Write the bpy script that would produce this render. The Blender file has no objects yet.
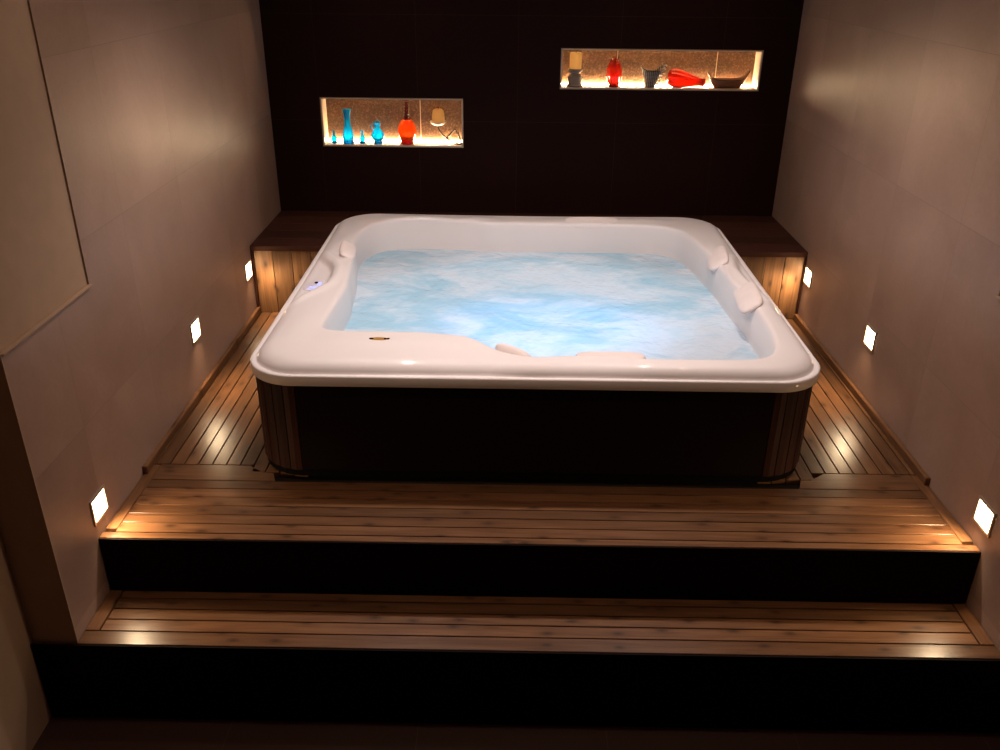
import bpy, bmesh, math, random
import numpy as np
from mathutils import Vector, Matrix
random.seed(7); rng = np.random.default_rng(7)
C = bpy.context.scene.collection
PI = math.pi

# ------------------------------------------------------------------ dimensions
W = 3.0
BH, BD = 0.389, 0.70           # bench height and depth
YD, Y1 = -2.7715, -3.0455      # front edges of deck and lower step
Z1, ZF = -0.226, -0.555        # lower step top, floor
XR_SKEW = 0.0108
def RX(y): return W - XR_SKEW*y
YWE = -3.035                    # where the side walls step outwards
YC = -6.6                      # end of the room behind the camera
ZC = 2.15

# ------------------------------------------------------------------ object helpers
def tag(o, label=None, cat=None, group=None, kind=None):
    if label: o['label'] = label
    if cat: o['category'] = cat
    if group: o['group'] = group
    if kind: o['kind'] = kind
    return o

def empty(name, loc, label=None, cat=None, group=None, kind=None):
    o = bpy.data.objects.new(name, None); C.objects.link(o)
    o.location = loc; o.empty_display_size = .05
    return tag(o, label, cat, group, kind)

def wloc(o):
    v = Vector((0, 0, 0))
    while o is not None:
        v += o.location; o = o.parent
    return v

def obj(name, bm, mats, parent=None, smooth=False, loc=None, angle=None):
    """world-space bmesh -> one mesh object; its origin follows the parent (or loc)"""
    me = bpy.data.meshes.new(name)
    off = Vector(loc) if loc is not None else (Vector((0, 0, 0)))
    base = wloc(parent) if parent is not None else Vector((0, 0, 0))
    sh = base + off if parent is not None else off
    bmesh.ops.translate(bm, verts=bm.verts, vec=-sh)
    bmesh.ops.recalc_face_normals(bm, faces=bm.faces)
    bm.to_mesh(me); bm.free()
    if not isinstance(mats, (list, tuple)): mats = [mats]
    for m in mats: me.materials.append(m)
    if smooth:
        for p in me.polygons: p.use_smooth = True
        if angle: 
            me.set_sharp_from_angle(angle=angle)
    o = bpy.data.objects.new(name, me); C.objects.link(o)
    o.location = off
    if parent is not None: o.parent = parent
    return o

def box(bm, x0, x1, y0, y1, z0, z1, bev=0.0, mi=0):
    x0, x1 = min(x0, x1), max(x0, x1); y0, y1 = min(y0, y1), max(y0, y1); z0, z1 = min(z0, z1), max(z0, z1)
    vs = [bm.verts.new(p) for p in ((x0,y0,z0),(x1,y0,z0),(x1,y1,z0),(x0,y1,z0),(x0,y0,z1),(x1,y0,z1),(x1,y1,z1),(x0,y1,z1))]
    fs = [bm.faces.new([vs[i] for i in f]) for f in ((0,3,2,1),(4,5,6,7),(0,1,5,4),(1,2,6,5),(2,3,7,6),(3,0,4,7))]
    for f in fs: f.material_index = mi
    if bev > 0:
        es = list({e for f in fs for e in f.edges})
        bmesh.ops.bevel(bm, geom=es, offset=bev, segments=1, affect='EDGES', profile=.7)
    return vs

def prism(bm, pts, z0, z1, bev=0.0):
    """vertical prism over an xy polygon"""
    n = len(pts)
    a = [bm.verts.new((p[0], p[1], z0)) for p in pts]; b = [bm.verts.new((p[0], p[1], z1)) for p in pts]
    fs = [bm.faces.new(a[::-1]), bm.faces.new(b)]
    for i in range(n): fs.append(bm.faces.new([a[i], a[(i+1) % n], b[(i+1) % n], b[i]]))
    if bev > 0:
        es = list({e for e in fs[1].edges})
        bmesh.ops.bevel(bm, geom=es, offset=bev, segments=1, affect='EDGES')

def lathe(bm, prof, cx, cy, cz, n=32, axis=None, squash=(1, 1), cap=True):
    """prof: list of (r, z)"""
    rings = []
    for r, z in prof:
        ring = []
        for i in range(n):
            a = 2*PI*i/n
            p = Vector((r*math.cos(a)*squash[0], r*math.sin(a)*squash[1], z))
            if axis is not None: p = axis @ p
            ring.append(bm.verts.new(p + Vector((cx, cy, cz))))
        rings.append(ring)
    for a, b in zip(rings, rings[1:]):
        for i in range(n): bm.faces.new([a[i], a[(i+1) % n], b[(i+1) % n], b[i]])
    if cap:
        bm.faces.new(rings[0][::-1]); bm.faces.new(rings[-1])
    return rings

def tube(bm, pts, r, n=10, closed=False):
    pts = [Vector(p) for p in pts]; rings = []
    N = len(pts)
    rr = r if isinstance(r, (list, tuple)) else [r]*N
    up = Vector((0, 1, 0))
    for i, p in enumerate(pts):
        if closed: t = pts[(i+1) % N] - pts[i-1]
        else: t = pts[min(i+1, N-1)] - pts[max(i-1, 0)]
        t.normalize()
        a = up.cross(t)
        if a.length < 1e-3: a = Vector((1, 0, 0)).cross(t)
        a.normalize(); b = t.cross(a)
        rings.append([bm.verts.new(p + rr[i]*(math.cos(2*PI*k/n)*a + math.sin(2*PI*k/n)*b)) for k in range(n)])
    m = N if closed else N-1
    for i in range(m):
        A, B = rings[i], rings[(i+1) % N]
        for k in range(n): bm.faces.new([A[k], A[(k+1) % n], B[(k+1) % n], B[k]])
    if not closed:
        bm.faces.new(rings[0][::-1]); bm.faces.new(rings[-1])

def spline(pts, m=8):
    """Catmull-Rom through 3-D points"""
    P = [Vector(p) for p in pts]; P = [2*P[0]-P[1]] + P + [2*P[-1]-P[-2]]
    out = []
    for i in range(1, len(P)-2):
        for k in range(m):
            t = k/m
            out.append(.5*((2*P[i]) + (P[i+1]-P[i-1])*t + (2*P[i-1]-5*P[i]+4*P[i+1]-P[i+2])*t*t + (3*P[i]-P[i-1]-3*P[i+1]+P[i+2])*t**3))
    out.append(P[-2]); return out

# ------------------------------------------------------------------ material helpers
class NT:
    def __init__(s, name):
        s.m = bpy.data.materials.new(name); s.m.use_nodes = True
        s.t = s.m.node_tree; s.t.nodes.clear(); s.l = s.t.links
        s.out = s.n('ShaderNodeOutputMaterial')
    def n(s, ty, **kw):
        nd = s.t.nodes.new(ty)
        for k, v in kw.items(): setattr(nd, k, v)
        return nd
    def set(s, nd, **kw):
        for k, v in kw.items():
            nd.inputs[k.replace('_', ' ')].default_value = v
    def link(s, a, b): s.l.new(a, b)
    def math(s, op, a, b=None, c=None, clamp=False):
        nd = s.n('ShaderNodeMath', operation=op); nd.use_clamp = clamp
        for i, v in enumerate((a, b, c)):
            if v is None: continue
            if isinstance(v, (int, float)): nd.inputs[i].default_value = v
            else: s.link(v, nd.inputs[i])
        return nd.outputs[0]
    def mapping(s, vec, scale=(1,1,1), loc=(0,0,0), rot=(0,0,0)):
        nd = s.n('ShaderNodeMapping'); nd.inputs['Scale'].default_value = scale
        nd.inputs['Location'].default_value = loc; nd.inputs['Rotation'].default_value = rot
        s.link(vec, nd.inputs['Vector']); return nd.outputs[0]
    def noise(s, vec, scale, detail=4, rough=.55, dist=0):
        nd = s.n('ShaderNodeTexNoise'); s.set(nd, Scale=scale, Detail=detail, Roughness=rough, Distortion=dist)
        s.link(vec, nd.inputs['Vector']); return nd.outputs['Fac']
    def ramp(s, fac, stops):
        nd = s.n('ShaderNodeValToRGB'); e = nd.color_ramp.elements
        while len(e) < len(stops): e.new(.5)
        for i, (p, c) in enumerate(stops):
            e[i].position = p; e[i].color = (c[0], c[1], c[2], 1) if not isinstance(c, (int, float)) else (c, c, c, 1)
        s.link(fac, nd.inputs[0]); return nd.outputs[0]
    def mix(s, fac, a, b, mode='MIX'):
        nd = s.n('ShaderNodeMix', data_type='RGBA', blend_type=mode)
        for i, v in ((0, fac), (6, a), (7, b)):
            if isinstance(v, (int, float)): nd.inputs[i].default_value = v
            elif isinstance(v, (tuple, list)): nd.inputs[i].default_value = (v[0], v[1], v[2], 1)
            else: s.link(v, nd.inputs[i])
        return nd.outputs[2]
    def bsdf(s, **kw):
        nd = s.n('ShaderNodeBsdfPrincipled'); 
        for k, v in kw.items():
            k = k.replace('_', ' ')
            if isinstance(v, (int, float)): nd.inputs[k].default_value = v
            elif isinstance(v, (tuple, list)): nd.inputs[k].default_value = (v[0], v[1], v[2], 1) if len(nd.inputs[k].default_value) == 4 else v
            else: s.link(v, nd.inputs[k])
        return nd
    def bump(s, h, strength=.2, dist=.01):
        nd = s.n('ShaderNodeBump'); s.set(nd, Strength=strength, Distance=dist)
        s.link(h, nd.inputs['Height']); return nd.outputs[0]
    def done(s, sh): s.link(sh, s.out.inputs['Surface']); return s.m

def plain(name, col, rough=.5, **kw):
    t = NT(name); tc = t.n('ShaderNodeTexCoord')
    f = t.noise(tc.outputs['Object'], 14, 3)
    c = t.mix(f, tuple(x*.9 for x in col), tuple(min(1, x*1.08) for x in col))
    return t.done(t.bsdf(Base_Color=c, Roughness=rough, **kw).outputs[0])

def wood(name, axis, base, dark, rough=.30, knots=1.0, spec=.38):
    """pine boards, the grain running along `axis` (0 x, 1 y, 2 z); every board of the mesh has its own tone"""
    t = NT(name); tc = t.n('ShaderNodeTexCoord'); geo = t.n('ShaderNodeNewGeometry')
    isl = geo.outputs['Random Per Island']
    comb = t.n('ShaderNodeCombineXYZ')
    for i, k in enumerate((37.0, 19.0, 53.0)): t.link(t.math('MULTIPLY', isl, k), comb.inputs[i])
    add = t.n('ShaderNodeVectorMath', operation='ADD'); t.link(tc.outputs['Object'], add.inputs[0]); t.link(comb.outputs[0], add.inputs[1])
    v = add.outputs[0]
    sc = [14, 14, 14]; sc[axis] = .9
    st = t.mapping(v, tuple(sc))
    g = t.noise(st, 3.2, 6, .6, .8)
    sc2 = [90, 90, 90]; sc2[axis] = 3
    fine = t.noise(t.mapping(v, tuple(sc2)), 1.6, 3, .6)
    sp = t.n('ShaderNodeSeparateXYZ'); t.link(v, sp.inputs[0]); kc = t.n('ShaderNodeCombineXYZ')
    t.link(t.math('MULTIPLY', sp.outputs[axis], 5.0), kc.inputs[0]); t.link(t.math('MULTIPLY', sp.outputs[1 if axis == 0 else 0], 11.0), kc.inputs[1])
    vor = t.n('ShaderNodeTexVoronoi', feature='F1', voronoi_dimensions='2D'); t.set(vor, Scale=1.0, Randomness=1.0); t.link(kc.outputs[0], vor.inputs['Vector'])
    kn = t.math('SUBTRACT', 1.0, t.math('DIVIDE', vor.outputs['Distance'], .14), clamp=True)
    halo = t.math('SUBTRACT', 1.0, t.math('DIVIDE', vor.outputs['Distance'], .32), clamp=True)
    c = t.ramp(g, [(.25, dark), (.5, tuple(.55*b+.45*d for b, d in zip(base, dark))), (.72, base)])
    tone = t.math('MULTIPLY_ADD', isl, .5, .72)
    c = t.mix(1.0, c, tone, 'MULTIPLY')
    c = t.mix(t.math('MULTIPLY', halo, .45*knots), c, tuple(d*.9 for d in dark))
    c = t.mix(t.math('MULTIPLY', kn, .85*knots), c, tuple(d*.25 for d in dark))
    c = t.mix(.25, c, fine, 'OVERLAY')
    r = t.math('MULTIPLY_ADD', fine, .12, rough-.06)
    b = t.bump(fine, .12, .002)
    return t.done(t.bsdf(Base_Color=c, Roughness=r, Normal=b, Specular_IOR_Level=spec).outputs[0])

def tiles(name, ax, pitch, off, c1, c2, grout, rough=.45, cloud=.5, bumpk=.15, spec=.5, mort=.0022):
    """square tiles on a plane; ax = the two object axes used"""
    t = NT(name); tc = t.n('ShaderNodeTexCoord')
    sep = t.n('ShaderNodeSeparateXYZ'); t.link(tc.outputs['Object'], sep.inputs[0])
    fr = []; ids = []
    for a, o in zip(ax, off):
        q = t.math('DIVIDE', t.math('SUBTRACT', sep.outputs[a], o), pitch)
        fl = t.math('FLOOR', q); ids.append(fl)
        f = t.math('SUBTRACT', q, fl)
        fr.append(t.math('MULTIPLY', t.math('MINIMUM', f, t.math('SUBTRACT', 1.0, f)), pitch))
    d = t.math('MINIMUM', fr[0], fr[1])
    line = t.math('LESS_THAN', d, mort/2)
    cm = t.n('ShaderNodeCombineXYZ'); t.link(ids[0], cm.inputs[0]); t.link(ids[1], cm.inputs[1])
    wn = t.n('ShaderNodeTexWhiteNoise', noise_dimensions='3D'); t.link(cm.outputs[0], wn.inputs['Vector'])
    rnd = wn.outputs['Value']
    ofs = t.n('ShaderNodeVectorMath', operation='MULTIPLY_ADD'); t.link(wn.outputs['Color'], ofs.inputs[0]); ofs.inputs[1].default_value = (9, 9, 9)
    t.link(tc.outputs['Object'], ofs.inputs[2])
    cl = t.noise(ofs.outputs[0], 2.2, 6, .6, .6)
    sp = t.noise(tc.outputs['Object'], 60, 3, .6)
    f = t.math('ADD', t.math('MULTIPLY', rnd, 1-cloud), t.math('MULTIPLY', t.ramp(cl, [(.3, 0.0), (.7, 1.0)]), cloud))
    c = t.mix(f, c1, c2)
    c = t.mix(.10, c, sp, 'OVERLAY')
    c = t.mix(line, c, grout)
    h = t.math('SUBTRACT', t.math('MULTIPLY', cl, .3), line)
    b = t.bump(h, bumpk, .002)
    return t.done(t.bsdf(Base_Color=c, Roughness=rough, Normal=b, Specular_IOR_Level=spec).outputs[0])

def emit(name, col, strength):
    t = NT(name); e = t.n('ShaderNodeEmission'); e.inputs[0].default_value = (*col, 1); e.inputs[1].default_value = strength
    return t.done(e.outputs[0])

def glassy(name, col, trans=.55, rough=.08):
    """coloured glass lit from behind"""
    t = NT(name); tc = t.n('ShaderNodeTexCoord')
    f = t.noise(tc.outputs['Object'], 30, 2)
    c = t.mix(f, tuple(x*.85 for x in col), col)
    a = t.n('ShaderNodeBsdfTransparent'); t.link(c, a.inputs[0])
    b = t.n('ShaderNodeBsdfTranslucent'); t.link(c, b.inputs[0])
    g = t.n('ShaderNodeBsdfGlossy'); g.inputs['Roughness'].default_value = rough
    d = t.n('ShaderNodeBsdfDiffuse'); t.link(c, d.inputs[0])
    m0 = t.n('ShaderNodeMixShader'); m0.inputs[0].default_value = .25; t.link(b.outputs[0], m0.inputs[1]); t.link(d.outputs[0], m0.inputs[2])
    m1 = t.n('ShaderNodeMixShader'); m1.inputs[0].default_value = trans; t.link(m0.outputs[0], m1.inputs[1]); t.link(a.outputs[0], m1.inputs[2])
    fr = t.n('ShaderNodeFresnel'); fr.inputs[0].default_value = 1.5
    m2 = t.n('ShaderNodeMixShader'); t.link(fr.outputs[0], m2.inputs[0]); t.link(m1.outputs[0], m2.inputs[1]); t.link(g.outputs[0], m2.inputs[2])
    return t.done(m2.outputs[0])

WB, WD = (.185, .086, .036), (.080, .032, .013)
M = {}
M['deck_y'] = wood('deck_wood_lengthwise', 1, WB, WD)
M['deck_x'] = wood('deck_wood_crosswise', 0, WB, WD)
M['plank_z'] = wood('bench_front_wood', 2, (.20, .098, .040), (.085, .036, .014), rough=.5)
M['bench_top'] = wood('bench_top_wood', 0, (.050, .016, .009), (.030, .009, .005), rough=.6, knots=.3, spec=.15)
M['skirt'] = wood('tub_slat_wood', 2, (.050, .016, .008), (.025, .007, .004), rough=.6, knots=.2, spec=.15)
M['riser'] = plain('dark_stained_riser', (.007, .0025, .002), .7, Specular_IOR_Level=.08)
M['skirt_flat'] = plain('dark_skirt_panel', (.008, .0025, .002), .7, Specular_IOR_Level=.08)
M['base'] = plain('black_plastic', (.005, .004, .004), .9, Specular_IOR_Level=.05)
M['gap'] = plain('dark_joist', (.012, .007, .004), .8)
TL1, TL2, TG = (.265, .160, .112), (.39, .247, .180), (.24, .150, .108)
M['tile_left'] = tiles('beige_stone_tile', (1, 2), .567, (-1.57, .395), TL1, TL2, TG, rough=.42, cloud=.6)
M['plaster'] = plain('ochre_plaster', (.42, .275, .17), .7)
M['tile_back'] = tiles('dark_brown_tile', (0, 2), .5755, (.287, .354), (.016, .0048, .0035), (.020, .0064, .0045), (.045, .024, .015), rough=.65, cloud=.6, spec=.06)
M['tile_floor'] = tiles('dark_floor_tile', (0, 1), .64, (.475, -3.9), (.060, .028, .020), (.072, .036, .026), (.11, .075, .045), rough=.5, spec=.3)
M['ceil'] = plain('white_ceiling_paint', (.6, .55, .5), .8)
M['niche_back'] = None
M['trim_metal'] = plain('pale_edge_profile', (.42, .34, .27), .35, Metallic=.5)
M['niche_side'] = plain('cream_niche_lining', (.55, .42, .30), .5)

t = NT('bronze_speckled_stone'); tc = t.n('ShaderNodeTexCoord')
n1 = t.noise(tc.outputs['Object'], 100, 4, .75); n2 = t.noise(tc.outputs['Object'], 9, 4)
c = t.ramp(n1, [(.38, (.028, .013, .006)), (.52, (.085, .045, .022)), (.68, (.24, .155, .085))])
c = t.mix(t.math('MULTIPLY', n2, .5), c, (.22, .10, .045))
sep = t.n('ShaderNodeSeparateXYZ'); t.link(tc.outputs['Object'], sep.inputs[0])
q = t.math('DIVIDE', t.math('SUBTRACT', sep.outputs[0], .862), .5755); fl = t.math('FLOOR', q); f = t.math('SUBTRACT', q, fl)
ln = t.math('LESS_THAN', t.math('MINIMUM', f, t.math('SUBTRACT', 1.0, f)), .0035)
c = t.mix(ln, c, (.75, .6, .42))
M['niche_back'] = t.done(t.bsdf(Base_Color=c, Roughness=.45, Normal=t.bump(n1, .4, .003)).outputs[0])

# acrylic of the tub
t = NT('white_acrylic'); tc = t.n('ShaderNodeTexCoord')
f = t.noise(tc.outputs['Object'], 3, 2)
c = t.mix(f, (.80, .735, .72), (.84, .78, .765))
M['acrylic'] = t.done(t.bsdf(Base_Color=c, Roughness=.5, Coat_Weight=.35, Coat_Roughness=.03).outputs[0])
M['pillow'] = plain('soft_pale_foam', (.82, .72, .69), .55)
M['frame'] = plain('brushed_steel_frame', (.5, .4, .3), .35, Metallic=.6)
LAMP = emit('warm_lamp_glass', (1.0, .70, .38), 26)
STRIP = emit('warm_light_strip', (1.0, .72, .42), 150)

# ------------------------------------------------------------------ the room
NICHES = [(.2966, 1.1208, .7811, 1.0547), (1.6827, 2.8132, 1.119, 1.3342)]
ND = .13
bm = bmesh.new()
xs = sorted({-.3, 3.4, *[v for n in NICHES for v in n[:2]]}); zs = sorted({ZF-.1, ZC, *[v for n in NICHES for v in n[2:]]})
for i in range(len(xs)-1):
    for k in range(len(zs)-1):
        xm, zm = (xs[i]+xs[i+1])/2, (zs[k]+zs[k+1])/2
        if any(n[0] < xm < n[1] and n[2] < zm < n[3] for n in NICHES): continue
        box(bm, xs[i], xs[i+1], 0, ND+.01, zs[k], zs[k+1])
box(bm, -.3, 3.4, ND+.01, ND+.08, ZF-.1, ZC)
bmesh.ops.remove_doubles(bm, verts=bm.verts, dist=1e-5)
wall_back = tag(obj('wall_back', bm, M['tile_back']), 'dark brown tiled back wall with two lit niches', None, None, 'structure')
for (x0, x1, z0, z1) in NICHES:
    bm = bmesh.new(); th = .006
    box(bm, x0, x1, 0, ND, z0, z0+th); box(bm, x0, x1, 0, ND, z1-th, z1)
    box(bm, x0, x0+th, 0, ND, z0+th, z1-th); box(bm, x1-th, x1, 0, ND, z0+th, z1-th)
    obj('niche_lining', bm, M['niche_side'], wall_back)
    bm = bmesh.new(); box(bm, x0+th, x1-th, ND-.006, ND, z0+th, z1-th)
    obj('niche_back_panel', bm, M['niche_back'], wall_back)
    bm = bmesh.new(); e = .003; p = .002
    box(bm, x0-e, x1+e, -p, .004, z0-e, z0); box(bm, x0-e, x1+e, -p, .004, z1, z1+e)
    box(bm, x0-e, x0, -p, .004, z0, z1); box(bm, x1, x1+e, -p, .004, z0, z1)
    obj('niche_edge_trim', bm, M['trim_metal'], wall_back)

YL, ZL = -2.475, .81          # the tile cladding stops here; smooth plaster above the ledge
CL = .005
def side_wall(name, side):
    X = (lambda y: 0.0) if side < 0 else RX
    s = side
    out = .15
    bm = bmesh.new()
    def slab(y0, y1, z0, z1, d0, d1):
        # d: distance outwards from the wall face
        pts = [(X(y0)+s*d0, y0), (X(y1)+s*d0, y1), (X(y1)+s*d1, y1), (X(y0)+s*d1, y0)]
        prism(bm, pts, z0, z1)
    slab(YL, .0, ZF-.05, ZC, 0, CL)
    slab(YWE, YL, ZF-.05, ZL, 0, CL)
    w = tag(obj(name, bm, M['tile_left']), None, None, None, 'structure')
    w['label'] = 'beige stone tiled side wall with recessed lights, ' + ('left' if s < 0 else 'right') + ' of the tub'
    bm = bmesh.new()
    slab(YWE, .0, ZF-.05, ZC, CL+.001, .30)
    slab(YC, YWE, ZF-.05, ZC, out, .30)
    obj('plaster_panel', bm, M['plaster'], w)
    # bright metal profile closing the cladding edge
    bm = bmesh.new()
    slab(YWE, YL+.004, ZL, ZL+.004, -.010, CL)
    slab(YWE-.004, YWE, ZF, ZL+.005, -.002, CL)
    obj('ledge_trim', bm, M['plaster'], w)
    return w
side_wall('wall_left', -1); side_wall('wall_right', 1)
bm = bmesh.new(); box(bm, -.45, 3.6, YC, .2, ZF-.1, ZF)
tag(obj('floor', bm, M['tile_floor']), 'dark brown tiled floor at the foot of the steps', None, None, 'structure')
bm = bmesh.new(); box(bm, -.45, 3.6, YC, .2, ZC, ZC+.1)
tag(obj('ceiling', bm, M['ceil']), 'plain ceiling', None, None, 'structure')

# ------------------------------------------------------------------ deck, lower step and bench
P = .0555; G = .0045; T = .022
deck = empty('wooden_deck', (1.5, YD, ZF), 'upper platform of slatted brown decking that carries the hot tub', 'deck')
YX = -2.30   # back edge of the crosswise boards
for side, nm in ((-1, 0), (1, 1)):
    bm = bmesh.new()
    for k in range(12):
        if side < 0:
            x0 = .023 + (k-1)*P + .002; x0 = max(x0, .004) if k == 0 else x0; x1 = .023 + k*P + .002 - G
            if k == 0: x0 = .004
        else:
            x1 = 2.988 - (k)*P + (P if k == 0 else P) - G; x0 = 2.988 - k*P
            if k == 0: x1 = 3.004
        y1 = -BD-.001
        y0 = YX + G
        if k >= 8 and k < 10: y0 = YX - .045*(1)    # boards of the loose hatch run a little further forward
        if k >= 10: y0 = YX - .045
        box(bm, x0, x1, y0, y1, -T, 0, .0012)
    obj('side_boards', bm, M['deck_y'], deck)
bm = bmesh.new(); bmj = bmesh.new()
k = 0; y = YX
rows = []
while y > YD + .01:
    y0 = max(y-P+G, YD) if y-P > YD+.012 else YD-.004
    rows.append((y0, y)); y -= P
for i, (y0, y1) in enumerate(rows):
    first = i == 0
    xl, xr = (.046, RX(y0)-.046)
    if i == len(rows)-1: xl, xr = .002, RX(y0)-.002
    if first:
        # cut short and slanting where the hatch boards come in
        y0 = rows[1][0]
        prism(bm, [(.046, y0), (.52, y0), (.50, y1-.05), (.46, y1-.05), (.395, y1), (.046, y1)], -T, 0, .001)
        prism(bm, [(2.52, y0), (xr, y0), (xr, y1), (2.645, y1), (2.58, y1-.05), (2.54, y1-.05)], -T, 0, .001)
        continue
    if i == 1: continue
    # two lengths of board butted at a joint
    box(bm, xl, xr, y0, y1, -T, 0, .0012)
obj('front_boards', bm, M['deck_x'], deck)
# flush frame boards along the walls beside the front boards, raised skirting beside the side boards
bm = bmesh.new()
box(bm, .002, .044, YD+P*.9, YX-.002, -T, 0, .002)
obj('frame_board', bm, M['deck_y'], deck); bm = bmesh.new()
prism(bm, [(RX(YD)-.044, YD+P*.9), (RX(YD)-.002, YD+P*.9), (RX(YX)-.002, YX), (RX(YX)-.044, YX)], -T, 0, .002)
obj('frame_board', bm, M['deck_y'], deck)
bm = bmesh.new()
box(bm, .001, .020, -2.372, -BD-.001, .0005, .034, .003)
tag(obj('baseboard_left', bm, M['deck_y']), 'low wooden skirting along the left wall', None, None, 'structure'); bm = bmesh.new()
prism(bm, [(RX(-2.372)-.020, -2.372), (RX(-2.372)-.001, -2.372), (RX(-BD)-.001, -BD-.001), (RX(-BD)-.020, -BD-.001)], .001, .034, .003)
tag(obj('baseboard_right', bm, M['deck_y']), 'low wooden skirting along the right wall', None, None, 'structure')
bm = bmesh.new()
prism(bm, [(.003, YD+.012), (RX(YD)-.003, YD+.012), (RX(0)-.003, -.02), (.003, -.02)], ZF+.001, -T-.001)
obj('understructure', bm, M['gap'], deck)
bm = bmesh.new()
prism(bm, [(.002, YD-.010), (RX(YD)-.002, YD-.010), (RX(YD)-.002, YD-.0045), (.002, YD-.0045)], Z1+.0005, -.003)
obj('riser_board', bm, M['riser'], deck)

step = empty('wooden_step', (1.5, Y1, ZF), 'lower slatted wooden step below the tub platform', 'step')
bm = bmesh.new()
rows = []; y = YD + .001
yy = [-2.782, -2.822, -2.8765, -2.930, -2.986, -3.0455]
for i in range(5):
    y1, y0 = yy[i], yy[i+1]
    xl, xr = (.052, RX(y0)-.052)
    if i == 4: y0 -= G
    if i == 4: xl, xr = .002, RX(y0)-.002
    box(bm, xl, xr, y0+G, y1, Z1-T, Z1, .0012)
obj('tread_boards', bm, M['deck_x'], step)
bm = bmesh.new()
box(bm, .002, .048, yy[4]+.002, yy[0], Z1-T, Z1+.002, .002)
obj('frame_board', bm, M['deck_y'], step); bm = bmesh.new()
prism(bm, [(RX(Y1)-.048, yy[4]+.002), (RX(Y1)-.002, yy[4]+.002), (RX(YD)-.002, yy[0]), (RX(YD)-.048, yy[0])], Z1-T, Z1+.002, .002)
obj('frame_board', bm, M['deck_y'], step)
bm = bmesh.new(); prism(bm, [(.003, Y1+.0155), (RX(Y1)-.003, Y1+.0155), (RX(YD)-.003, YD+.010), (.003, YD+.010)], ZF+.0005, Z1-T-.001)
obj('understructure', bm, M['gap'], step)
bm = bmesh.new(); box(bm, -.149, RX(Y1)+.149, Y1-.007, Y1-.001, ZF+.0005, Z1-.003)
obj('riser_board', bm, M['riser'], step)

TX0, TX1, TY0, TY1 = .426, 2.582, -.295, -2.388
S0x_, S1x_ = TX0+.009, TX1-.013      # outline of the tub rim
bt = .030
def top_boards(bm, x0, x1, y0, y1):
    n = max(1, round((y1-y0)/.14)); h = (y1-y0)/n
    for k in range(n): box(bm, x0, x1, y0+k*h+.0008, y0+(k+1)*h-.0008, BH-bt, BH, .002)
for sd, lab in ((-1, 'boxed wooden bench with dark top between the left wall and the tub'), (1, 'boxed wooden bench with dark top between the right wall and the tub')):
    xi = S0x_ if sd < 0 else S1x_
    xw = .003 if sd < 0 else RX(-BD)-.003
    bench = empty('wooden_bench', ((xi+xw)/2, -.35, 0), lab, 'bench', 'dark topped wooden benches beside the tub')
    bm = bmesh.new(); top_boards(bm, min(xi, xw), max(xi, xw), -BD-.012, -.003); obj('bench_top', bm, M['bench_top'], bench)
    bm = bmesh.new()
    if sd < 0: ed = [v for v in [.016+.103*k for k in range(6)] if v < xi-.02]+[xi]
    else: ed = ([v for v in [2.995-.104*k for k in range(6)] if v > xi+.02]+[xi])[::-1]
    for a_, b__ in zip(ed, ed[1:]): box(bm, a_+.001, b__-.001, -BD, -BD+.018, .0005, BH-bt-.0005, .0018)
    obj('front_planks', bm, M['plank_z'], bench)
    bm = bmesh.new()
    if sd < 0: box(bm, .002, .014, -BD-.008, -BD+.02, .0005, BH-bt-.0005, .001)
    else: box(bm, 2.996, RX(-BD)-.002, -BD-.008, -BD+.02, .0005, BH-bt-.0005, .001)
    obj('corner_post', bm, M['bench_top'], bench)
ledge = empty('wooden_ledge', (1.5, -.13, 0), 'narrow dark wooden ledge between the back wall and the tub', 'ledge')
bm = bmesh.new(); top_boards(bm, S0x_+.002, S1x_-.002, TY0-.028, -.003); obj('ledge_top', bm, M['bench_top'], ledge)
bm = bmesh.new(); box(bm, S0x_+.004, S1x_-.004, TY0-.024, TY0-.014, .0005, BH-bt-.0005); obj('ledge_front', bm, M['gap'], ledge)

# ------------------------------------------------------------------ hot tub
CX, CY = 1.5, -1.42
NA = 900
TH = np.arange(NA)*2*PI/NA
DIR = np.stack([np.cos(TH), np.sin(TH)], 1)
def rrect(x0, x1, y0, y1, r):
    cx, cy, hx, hy = (x0+x1)/2, (y0+y1)/2, (x1-x0)/2, (y0-y1)/2 if y0 > y1 else (y1-y0)/2
    lo = np.zeros(NA); hi = np.full(NA, 3.0)
    for _ in range(50):
        m = (lo+hi)/2
        px = np.abs(CX+DIR[:, 0]*m-cx)-hx+r; py = np.abs(CY+DIR[:, 1]*m-cy)-hy+r
        sd = np.hypot(np.maximum(px, 0), np.maximum(py, 0))+np.minimum(np.maximum(px, py), 0)-r
        lo = np.where(sd < 0, m, lo); hi = np.where(sd < 0, hi, m)
    return lo
def polar(pts, sig):
    p = np.array(pts)-[CX, CY]; a = np.arctan2(p[:, 1], p[:, 0]) % (2*PI); r = np.hypot(p[:, 0], p[:, 1])
    # densify the closed polygon, so that straight stretches stay straight
    q = np.concatenate([p, p[:1]]); dense = []
    for u, v in zip(q, q[1:]):
        for k in range(24): dense.append(u+(v-u)*k/24)
    dense = np.array(dense); a = np.arctan2(dense[:, 1], dense[:, 0]) % (2*PI); r = np.hypot(dense[:, 0], dense[:, 1])
    o = np.argsort(a); a, r = a[o], r[o]
    rr = np.interp(TH, np.concatenate([a-2*PI, a, a+2*PI]), np.tile(r, 3))
    k = np.arange(-40, 41); w = np.exp(-.5*(k/sig)**2); w /= w.sum()
    return sum(wi*np.roll(rr, int(ki)) for wi, ki in zip(w, k))
R_out = rrect(TX0, TX1, TY1, TY0, .19)
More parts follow.
